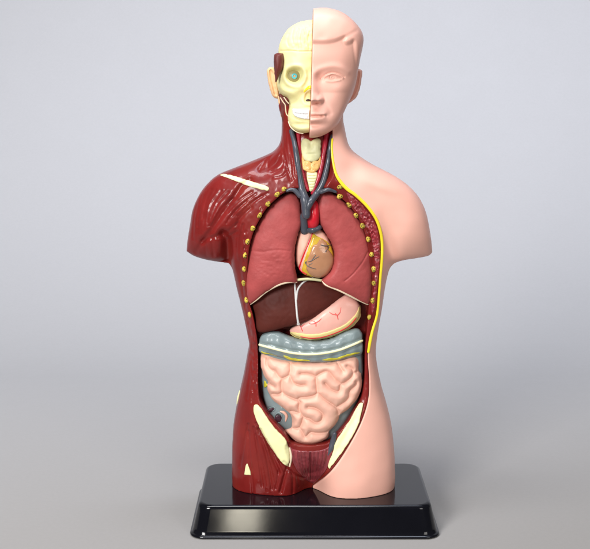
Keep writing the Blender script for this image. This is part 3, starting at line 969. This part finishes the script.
so_ = Puff([(289.7, 332.4), (291.7, 329), (299, 324), (311, 318), (329, 306), (345.6, 296), (352, 298), (358, 302.4), (361, 309.7), (360, 318), (352.4, 327), (340, 334.4), (324, 339), (309, 340.8), (299, 338.6), (292.6, 336)],
           curve(-24, 10), trace=-30.0, a=1.15, T=14, h=.5, bump=lambda s: .4*noise2(s.FX, s.FY, 8, 61))
s_o = part('stomach', so_.mesh(), 'stomach')
om = Puff([(289.8, 332), (293, 331.6), (300, 333), (311, 334.2), (323, 332.8), (336, 328.6), (346, 323.6), (353, 317), (357.4, 310.6), (360, 305), (361.2, 312), (360.2, 318), (352.4, 327), (340, 334.4), (324, 339), (309, 340.8), (299, 338.6), (292.6, 336)],
          lambda X, Z: so_.front(X, Z) + .2, a=1.0, T=1.6, h=.4)
part('omentum', om.mesh(), 'omentum', s_o)
build_mb(at_h(om, [(301, 336.6), (311, 338.2), (323, 337), (336, 332.8), (346, 328), (352, 323), (356, 318)], .6, .1), 'stomach_artery', 'artery', s_o)
mb = MB()
for pts in ([(338, 319), (337, 315.6), (335, 313)], [(337, 315.8), (340, 312.4), (341, 307.6)], [(337.2, 315), (332, 314), (329.4, 312)], [(316, 326), (315.6, 322.6), (311.6, 320.6)], [(315.6, 323), (319, 321), (321.4, 318.6)],
            [(315.6, 323.4), (311, 324), (309, 323)], [(302.6, 331), (301, 327.6), (300, 325)], [(301, 327.6), (303, 325.4), (305, 323.8)]):
    mb.tube([so_.at(x, y, .05) for x, y in pts], [.5, .4, .25], seg=6)
build_mb(mb, 'stomach_vessel', 'pinkline', s_o)

# ------------------------------------------------------------------ lungs
def lung_sheet(X, Z):
    zl = P(300, 290, -36)[1]; zu = P(300, 195, -36)[1]
    t = np.clip((Z - zl) / (zu - zl), 0, 1)
    return -32.5 + 3.5 * t + 7.5 * ((X - XC) / 65.0) ** 2


def lung_bump_l(s):
    PX, PY = s.FX, s.FY
    w = gauss(PX, PY, 274, 265, 20, 20)
    return .55*noise2(PX, PY, 12, 71) + .22*w*noise2(PX*1.0, PY*1.6, 3.2, 72) + groove(PX, PY, [(249, 250), (262, 252), (276, 250), (290, 251)], 1.2, .35) - 2.0*np.exp(-(s.d/1.5)**2)*0


ll = Puff([(284.5, 194.6), (289.6, 192.8), (295, 194.2), (299.4, 199.4), (301.4, 208), (301.8, 222.6), (299, 232), (295.8, 244), (294.8, 256), (295.2, 268), (297.2, 278), (298.2, 283.4, 1), (287, 283.4), (277, 286.5), (265.5, 293), (256.5, 301), (250, 305.6, 1), (247.4, 301), (245.6, 284), (246, 268), (247.8, 253.5), (251, 239), (257, 225), (265.5, 211), (276, 200)],
          lung_sheet, trace=-33.0, a=1.5, T=15, h=.5, bump=lung_bump_l)
ll_o = part('lung', ll.mesh(), 'lung')


def lung_bump_r(s):
    PX, PY = s.FX, s.FY
    return .5*noise2(PX, PY, 12, 73) + groove(PX, PY, [(368, 252), (362, 263), (353, 274), (345, 281)], .8, .6) + .15*noise2(PX, PY, 4, 74)


rl = Puff([(322, 192.6), (317.4, 197), (316, 204.6), (316.6, 213.7), (319, 222.8), (324.4, 232), (330, 241), (333.2, 250), (333.8, 261), (331, 270), (325.4, 276.6), (320.6, 280.6, 1), (324.6, 286), (340, 291.8), (356, 299.8), (368.6, 305.6, 1), (371.2, 298), (372.2, 275), (370.6, 251), (366, 232), (358.8, 217.6), (349.2, 205.6), (338.6, 196.6), (329.5, 192.6)],
          lung_sheet, trace=-33.0, a=1.5, T=15, h=.5, bump=lung_bump_r)
rl_o = part('lung', rl.mesh(), 'lung')
for pf, o, pts in ((ll, ll_o, [(250.6, 304.4), (257, 299.4), (265.8, 292), (277, 285.6), (287, 282.6), (296.6, 282.2)]), (rl, rl_o, [(322.6, 281.6), (326.6, 285.4), (340, 290.8), (356, 298.8), (367.6, 304.2)])):
    build_mb(at_h(pf, pts, [.6, 1.0, 1.15, 1.2, 1.0, .6][:len(pts)], -.3), 'cut_edge', 'rimpale', o)

# ------------------------------------------------------------------ bowels
COLON_BACK = [(259, 349), (258.6, 343), (264, 338), (300, 345), (340, 340), (360, 336), (363, 345), (363.6, 362), (363.4, 382), (358.6, 402), (350, 418), (341, 432), (333, 440), (310, 442), (292, 434), (280, 430), (268.6, 417), (263.4, 402), (261, 384), (260, 364)]
cb = Puff(COLON_BACK, curve(-19, 9), trace=-26.0, a=1.1, T=17, h=.5,
          bump=lambda s: 3.0*gauss(s.FX, s.FY, 281, 415, 9, 11) - 5*gauss(s.FX, s.FY, 315, 395, 28, 40) + .4*noise2(s.FX, s.FY, 7, 81)
          - 1.2*sst(-.5, 1.6, sdf(s.FX, s.FY, [(267.4, 407.4), (271, 406.6), (276.2, 407.6), (274.4, 411), (270.8, 413), (268.4, 411)]))
          - 1.2*sst(-.5, 1.6, sdf(s.FX, s.FY, [(274, 418), (275.6, 414), (278.8, 412.8), (281.8, 415.4), (282.6, 419), (280.4, 422.6), (276.6, 422)])))
c_o = part('large_intestine', cb.mesh(), 'colon')
mb = MB()
TC_OUT = [(258.4, 349), (259, 343), (262, 337), (270.3, 333.5), (280.5, 334), (290.7, 338), (303, 341), (317, 342), (331, 340), (341.5, 335), (351.7, 331.5), (358.6, 331), (362.6, 335), (363.2, 343), (362.4, 355.8), (352, 358.4), (337.5, 362), (324, 363.2), (311, 363.2), (298, 362), (286.6, 360.2), (270, 356), (259.4, 355)]


def tc_bump(s):
    PX, PY = s.FX, s.FY
    mid = line_dist(PX, PY, [(258, 345.6), (272, 348.5), (290, 353), (312, 355), (336, 352), (352, 346), (363.4, 341.4)])
    up = sst(0, 4, mid)
    return 1.0*up*np.sin(PX*2*pi/12.5)*.6 - .7*np.exp(-((mid-3.2)/1.4)**2) + .3*noise2(PX, PY, 5, 82)


tcl = Puff(TC_OUT, curve(-29, 9), trace=-34.0, a=1.3, T=17, h=.5, bump=tc_bump)
t_o = part('transverse_colon', tcl.mesh(), 'colon', c_o)
build_mb(MB().tube([tcl.at(x, y, 0) for x, y in [(259.6, 344.8), (266, 346.6), (276, 349.2), (290, 352.6), (302, 354), (312, 354.2), (324, 353.2), (338, 350.4), (350, 346), (358, 342.6), (362, 340.8)]], 1.25), 'colon_band', 'cream', c_o)


def strip(pf, pts, w, T_, name, m, parent, seed):
    """a ragged ribbon of fat along a line"""
    top, bot = [], []
    r = np.random.default_rng(seed)
    for i, (x, y) in enumerate(pts):
        k = 0.25 if i in (0, len(pts)-1) else 1.0
        top.append((x, y - k*w*(.6 + .5*r.random()))); bot.append((x, y + k*w*(.6 + .5*r.random())))
    q = Puff(top + bot[::-1], lambda X, Z: pf.front(X, Z), a=1.0, T=T_, h=.4)
    return part(name, q.mesh(), m, parent)


M['fatgreen'] = mat('yellow_green_fat', (0.55, 0.50, 0.04), .35, coat=.2, var=.2, vscale=300, bump=.2)
strip(tcl, [(261, 351.6), (266, 353.6), (272, 355), (277, 356.4)], 1.2, 1.5, 'colon_fat', 'fatgreen', c_o, 1)
strip(tcl, [(283, 355.6), (287, 357.6), (293, 359.4), (302, 360.2), (310, 360.8)], 1.6, 1.5, 'colon_fat', 'fatgreen', c_o, 2)
strip(tcl, [(322, 360), (330, 359.6), (338, 358.4), (346, 356), (354, 354), (360.4, 352.6)], 1.5, 1.5, 'colon_fat', 'fatgreen', c_o, 3)
fp = Puff([(264.4, 381), (265.6, 381.4), (267.6, 385.4), (265, 387.6), (264, 386)], lambda X, Z: cb.front(X, Z) - .4, a=1, T=1.5, h=.35)
part('colon_fat', fp.mesh(), 'fatgreen', c_o)
mb = MB()
for (x, y, rx, rz, ro) in ((271.6, 409.4, 3.8, 2.0, .35), (278.6, 417.8, 3.5, 4.0, 0.2)):
    c = cb.at(x, y)
    mb.ball((c[0], c[1] - 1.5, c[2]), rx, .9, rz, rot=ro, tilt=.15)
M['plum'] = mat('dark_plum', (0.045, 0.012, 0.022), .3, coat=.3, var=.3, vscale=500, bump=.6, bscale=900)
build_mb(mb, 'caecum_opening', 'plum', c_o)
mb = MB()
mb.tube([cb.at(x, y, .1) for x, y in [(280.6, 411.4), (284, 412.6), (286.4, 416), (285.6, 421)]], [.8, 1.5, 1.5, .7])
build_mb(mb, 'caecum_fold', 'peach', c_o)
mb = MB()
for (x, y, r) in ((271.6, 409.4, 3.6), (278.6, 417.8, 4.4)):
    k = .62 if r < 4 else 1.12
    mb.tube([cb.at(x + r*cos(a)*(1.08 if r < 4 else .86), y + r*k*sin(a) - (.25*r*cos(a) if r < 4 else 0), .25) for a in np.linspace(0, 2*pi, 17)], .65, n=2, seg=8)
build_mb(mb, 'caecum_rim', 'colon', c_o)

GUT = [(261, 357.4), (268, 356.4), (274, 358), (284, 360), (292, 361.4), (311, 362), (335, 361), (349, 357.6), (357, 357), (359.6, 362), (359.4, 372), (362, 376), (362.6, 386), (361.4, 394), (356.6, 402.4), (348, 411), (340.4, 415.6), (338.6, 421), (334, 428), (329.6, 432), (329.4, 437.6), (324, 441.6), (316, 444.6), (307, 445.4), (298.6, 444), (292, 440), (284.4, 432.6),
       (288, 430.4), (291, 428), (291.4, 420.7), (289.6, 414.4), (281, 408.5), (272, 402), (267.4, 393), (266.4, 386.4), (267.6, 384), (263, 377), (260.4, 368)]
GG = [[(267.2, 358), (267, 365.3), (270.3, 369.8), (274.8, 371.6)], [(274.8, 371.6), (278.9, 377.5), (282, 379), (285.5, 378), (289.6, 375.4)],
      [(290, 362), (290.6, 370.3), (289.6, 375.4), (292, 381.5), (294.2, 384), (299.8, 385.8), (304.8, 385.6)], [(300.8, 374.4), (306.9, 374.4), (312, 375.6), (316, 377.3)],
      [(282, 379.5), (281.6, 386.6), (282.3, 392.7)], [(266, 385.8), (269, 385), (271.3, 385.6), (274, 387.4)],
      [(272.8, 394.8), (278.4, 395.3), (282.3, 393.2), (285.5, 395.8), (291.6, 398.3), (296.7, 400.3), (300.8, 398.3), (307.9, 397.8), (314, 396.3), (317.6, 393.7)],
      [(316, 377.3), (320.2, 374.4), (326.3, 371.9), (330.3, 374.4), (334.4, 379.5), (340, 384)], [(316, 377.3), (316.6, 384.6), (317.6, 393.7)],
      [(337, 362), (340.5, 368.3), (343, 371.9)], [(347.6, 366.8), (352.2, 369.3), (353.7, 372.9), (359, 372)],
      [(353.7, 372.9), (351.7, 378), (345.6, 383), (341, 385), (340, 390.7), (337, 392.2), (330.3, 389.2), (325.3, 384)],
      [(356.8, 382.6), (356.3, 385.6), (350.2, 391.7), (349.2, 397.8), (344.6, 402.9), (336.4, 408.2)], [(317.6, 393.7), (324.2, 399.8), (336.4, 408.2), (338.5, 414)],
      [(297.5, 400.5), (299.8, 403), (299.2, 410.3), (303.8, 417.4), (310, 419.6)], [(308, 407.7), (313, 408.3), (318, 410.3), (322.7, 414.8), (321.7, 421), (316, 423.5), (310, 419.6)],
      [(291, 411.8), (295, 412.6), (299.2, 414)], [(303.8, 417.4), (301.8, 424.5), (299.2, 428.6), (293, 429)], [(300, 429), (302, 432), (305.4, 437.7), (310.4, 433.4), (316, 433.8), (323.2, 433.6), (329, 432)]]


def blur(A, n):
    for _ in range(n):
        p = np.pad(A, 1, mode='edge')
        A = (p[:-2, 1:-1] + p[2:, 1:-1] + p[1:-1, :-2] + p[1:-1, 2:] + 2 * A) / 6
    return A


def gut_bump(s):
    PX, PY = s.FX, s.FY
    d = np.maximum(s.d, 0)
    for g in GG:
        d = np.minimum(d, line_dist(PX, PY, g))
    k = np.clip((np.sqrt(d * d + .5) - .7) / 6.2, 0, 1)
    b = blur(4.2 * (1 - (1 - k) ** 2.0) ** .65, 5)
    return b - 3.0 - .45 * np.exp(-(d / .9) ** 2) + .25*noise2(PX, PY, 4, 91)


gut = Puff(GUT, curve(-26, 9), trace=-33.0, a=1.25, T=20, h=.5, bump=gut_bump)
part('small_intestine', gut.mesh(), 'peach')

# ------------------------------------------------------------------ bones and muscle patches
hip_l = Puff([(253.8, 405.6), (256, 404.6), (258.6, 405.4), (262.2, 410), (267.4, 418), (274, 427), (282.7, 436), (286.6, 441), (289.2, 451), (290, 459), (287.6, 466.6, 1), (282.7, 463), (276, 455), (265, 438), (257.6, 423), (254, 412.6)], sheet_near(surf_m, .3), a=1.0, T=2.6, h=.4)
part('hip_bone', hip_l.mesh(), 'bone')
hip_r = Puff([(358.6, 404, 1), (361, 402.6), (363.4, 403, 1), (362.2, 409), (359, 423), (351.4, 438), (341.6, 453), (329.6, 468.6, 1), (327.8, 466), (329.7, 459.6), (333, 452), (335, 443.5), (338.4, 437), (346, 426), (352.6, 415)], sheet_near(surf_m, .8), a=1.0, T=2.6, h=.4)
part('hip_bone', hip_r.mesh(), 'bone')
cl = Puff([(218.8, 174.6), (220.6, 173.4), (224, 173.6), (234.6, 176), (247.8, 180.2), (258, 183.2), (265, 185.4), (268.8, 187.4), (269, 189.6), (266.8, 190.6), (256.5, 188.4), (245.6, 185), (234.6, 180.6), (223.7, 176.8)], sheet_near(surf_m, .2), a=1.0, T=1.8, h=.4)
part('collar_bone', cl.mesh(), 'bone')
tb_ = Puff([(246.2, 464.6), (247.4, 463.8), (250, 470), (251, 475.4, 1), (244.2, 474.6, 1), (244.8, 470)], sheet_near(surf_m, .1), a=1.0, T=1.2, h=.35)
part('thigh_tendon', tb_.mesh(), 'bone')
build_mb(MB().tube([yv(239.9, 391, -3), yv(238.2, 398, -3), yv(237.2, 404, -3)], [.7, 1.2, .7]), 'thigh_tendon', 'bone')
ab = Puff([(289.4, 447), (296, 449.6), (310, 450.6), (324, 449), (333, 443.6), (331.6, 456), (327, 468), (320, 477.6), (313, 483.6, 1), (305, 479), (297, 470), (291.4, 459)], sheet_near(surf_m, -.6), a=.9, T=2.4, h=.45,
          bump=lambda s: sum(groove(s.FX, s.FY, [(x + .3*(x-310)*.2, 447), (x, 460), (311.5 + .55*(x-311.5), 480)], .8, dp) for x, dp in ((295, .6), (299, .8), (302.5, .6), (306, .8), (310.6, 1.6), (314.6, .7), (318.6, .8), (322.6, .6), (326, .7))) + .2*noise2(s.FX, s.FY, 2, 95))
part('abdominal_muscle', ab.mesh(), 'muscle2')
build_mb(tube_on(surf_m, [(334.6, 434), (333.4, 441), (330.4, 450), (327.4, 458), (326, 467)], [2.2, 3.2, 2.8, 1.8, 1.0], -.4), 'pelvic_vessel', 'vein')
build_mb(tube_on(surf_m, [(289.6, 448), (291, 456), (289.6, 466)], [.8, 1.5, 1.0], .6), 'pelvic_vessel', 'rimpale')
# cut chest wall right of the lung
cw = Puff([(346.6, 192.6), (356, 199), (366, 209), (374, 221), (378.4, 233), (380, 246), (379.6, 262), (377.8, 282), (376, 300), (373, 314), (371.2, 306), (374.2, 284), (374.6, 262), (372.6, 244), (367.6, 228), (359, 214.6), (350, 203)], sheet_near(surf_m, -.2), a=1.0, T=1.6, h=.4,
          bump=lambda s: .9*noise2(s.FX, s.FY, 1.8, 97))
part('chest_wall', cw.mesh(), 'mottled')

# ribs, cut ends along both sides of the chest
RIBS_L = [(284, 189), (277.2, 194.4), (268, 204), (259.6, 215.4), (252.8, 228.4), (247.6, 241.6), (245, 255.4), (244, 269), (243.6, 283), (246.4, 300), (249.6, 314.6)]
RIBS_R = [(339.8, 187), (339.8, 196.4), (349, 205), (356, 215.5), (362.4, 225.8), (368.2, 239.2), (371.6, 254.4), (373.6, 269), (373.8, 283), (372.6, 300.4), (369.2, 317)]
for side, lst in ((0, RIBS_L), (1, RIBS_R)):
    for i, (x, y) in enumerate(lst):
        nx_, ny_ = lst[min(i+1, len(lst)-1)]; px_, py_ = lst[max(i-1, 0)]
        ang = atan2(-(ny_ - py_), nx_ - px_)
        if side == 1 and i < 2:
            ang = .2
        c = at_map(surf_m, x, y, .35)
        # lean with the surface
        e = .8
        gx = (at_map(surf_m, x + e, y)[1] - at_map(surf_m, x - e, y)[1]) / (2*e)
        tl = math.atan(max(-1.0, min(1.0, gx)))
        mb = MB()
        rx, rz = random.uniform(2.5, 3.2), random.uniform(1.9, 2.4)
        last = i == len(lst) - 1
        mb.ball(c, rx, 1.7, rz, rot=ang, tilt=tl, lump=.1)
        if not last:
            for q in range(random.choice((3, 4))):
                a = q*2.1 + random.uniform(-.4, .4)
                dx, dz = .48*rx*cos(a), .48*rz*sin(a)
                xx, zz = dx*cos(ang)-dz*sin(ang), dx*sin(ang)+dz*cos(ang)
                mb.ball((c[0]+xx*cos(tl), c[1]-1.35+xx*sin(tl), c[2]+zz), random.uniform(.45, .75), .35, random.uniform(.4, .7), mi=1, nu=8, nv=6)
        build_mb(mb, 'rib', ['rib', 'dark'])
# yellow line of fat under the cut skin
fl = [(332.4, 139), (331.8, 148), (333, 161), (336, 174), (341.5, 183), (348, 189.7), (355.5, 195), (367, 206), (375.6, 218), (380, 229.7), (382, 241.5), (382, 258), (380.6, 275), (379.4, 291), (377.2, 314), (373, 329), (370.4, 340), (368.4, 352)]
build_mb(tube_on(surf_s, fl, [0.88, 1.04, 1.12, 1.28, 1.60, 1.60, 1.44, 1.44, 1.44, 1.44, 1.36, 1.28, 1.28, 1.20, 1.20, 1.28, 1.52, 1.28], -.2, flat=.55), 'fat_layer', 'yellow')

# ------------------------------------------------------------------ display base
def rrect(hx, hy, r, n=8):
    pts = []
    for cx, cy, a0 in ((hx-r, hy-r, 0), (-hx+r, hy-r, pi/2), (-hx+r, -hy+r, pi), (hx-r, -hy+r, 1.5*pi)):
        for k in range(n+1):
            a = a0 + (pi/2)*k/n
            pts.append((cx + r*cos(a), cy + r*sin(a)))
    return pts


rings = [(122.5, 69.0, 15, 0.3), (123.6, 70.1, 15, 1.0), (123.8, 70.3, 15, 2.0), (123.0, 69.5, 15, 2.9), (122.0, 68.5, 15, 3.2)]
for k in range(7):
    t = k/6.0
    rings.append((121.6 - 5.6*t, 68.1 - 5.6*t, 15 - 1.5*t, 3.6 + 24.6*t))
for k in range(1, 7):
    a = (pi/2)*k/6
    rings.append((116.0 - .6*sin(a) - 3.0*(1-cos(a)), 62.5 - .6*sin(a) - 3.0*(1-cos(a)), 13.5, 28.2 + 3.8*sin(a)))
v, f = [], []
npt = len(rrect(1, 1, .1))
for hx, hy, r, z in rings:
    v += [((x + 19.5)*S, y*S, z*S) for x, y in rrect(hx, hy, r)]
for i in range(len(rings)-1):
    for k in range(npt):
        a = i*npt+k; b = i*npt+(k+1) % npt
        f.append((a, b, b+npt, a+npt))
f.append(tuple(range(npt))[::-1])
f.append(tuple((len(rings)-1)*npt + k for k in range(npt)))
me = bpy.data.meshes.new('display_base')
me.from_pydata(v, [], f)
me.polygons.foreach_set('use_smooth', [True]*(len(f)-2) + [False, False])
me.update()
bo = link('display_base', me, M['base'], root)
ROOTS.append(bo)

# parts were laid out in world space: keep them there under the root
bpy.context.view_layer.update()
from mathutils import Matrix
inv = Matrix.Translation(root.location).inverted()
for o in ROOTS:
    o.matrix_parent_inverse = inv if o.parent == root else Matrix.Identity(4)

# ------------------------------------------------------------------ paper sweep behind and below
prof = [(-.32, -.02), (-.315, 0.0), (0.32, 0.0)]
for k in range(1, 25):
    a = (pi/2)*k/24
    prof.append((0.32 + .55*sin(a), .55*(1-cos(a))))
prof.append((0.87, 2.6))
v, f = [], []
for y, z in prof:
    v += [(-2.2, y, z), (2.2, y, z)]
for i in range(len(prof)-1):
    f.append((2*i, 2*i+1, 2*i+3, 2*i+2))
me = bpy.data.meshes.new('backdrop')
me.from_pydata(v, [], f)
me.polygons.foreach_set('use_smooth', [True]*len(f))
bd = link('backdrop', me, M['backdrop'])
bd['kind'] = 'structure'
bd['label'] = 'plain pale grey paper backdrop and tabletop'

# ------------------------------------------------------------------ light
from mathutils import Vector


def lamp(name, loc, target, sx, sy, power, color):
    l = bpy.data.lights.new(name, 'AREA')
    l.shape = 'RECTANGLE'; l.size = sx; l.size_y = sy; l.energy = power; l.color = color
    o = bpy.data.objects.new(name, l)
    o.location = loc
    d = Vector(target) - Vector(loc)
    o.rotation_euler = d.to_track_quat('-Z', 'Y').to_euler()
    col.objects.link(o)
    return o


lamp('ceiling_lamp', (-.25, -.42, 1.30), (0, 0, .18), 1.0, .22, 13, (1, .985, .97))
lamp('window_lamp', (-.68, -1.15, .66), (0, 0, .18), .40, .46, 20, (1, .985, .97))
lamp('fill_lamp', (.8, -1.3, .6), (0, 0, .18), .5, .5, 4.6, (1, .97, .94))  # unseen fill added to lift the cheek and flank on the right
lamp('rear_window', (-.165, -1.25, .14), (0, 0, .08), .09, .14, 1.0, (1, .93, .76))
lb = lamp('backdrop_fill', (.3, .05, 1.45), (.10, .85, .30), 1.8, .3, 18.5, (.775, .845, 1))  # unseen cool lamp added to brighten the upper sweep
lb.data.spread = radians(88)
w = bpy.data.worlds.new('World')
scene.world = w
w.use_nodes = True
bg = w.node_tree.nodes['Background']
bg.inputs['Color'].default_value = (.86, .90, 1.0, 1)
bg.inputs['Strength'].default_value = .07

# ------------------------------------------------------------------ camera
cam = bpy.data.cameras.new('camera')
cam.sensor_width = 36.0
cam.sensor_fit = 'HORIZONTAL'
cam.lens = 36.0 * F / 590.0
cam.clip_start = .01; cam.clip_end = 50
co = bpy.data.objects.new('camera', cam)
co.location = (0, CAMY*S, CAMZ*S)
co.rotation_euler = (pi/2 - PITCH, 0, 0)
col.objects.link(co)
scene.camera = co
scene.view_settings.view_transform = 'Standard'
scene.view_settings.look = 'None'
scene.view_settings.exposure = 0
scene.view_settings.gamma = 1
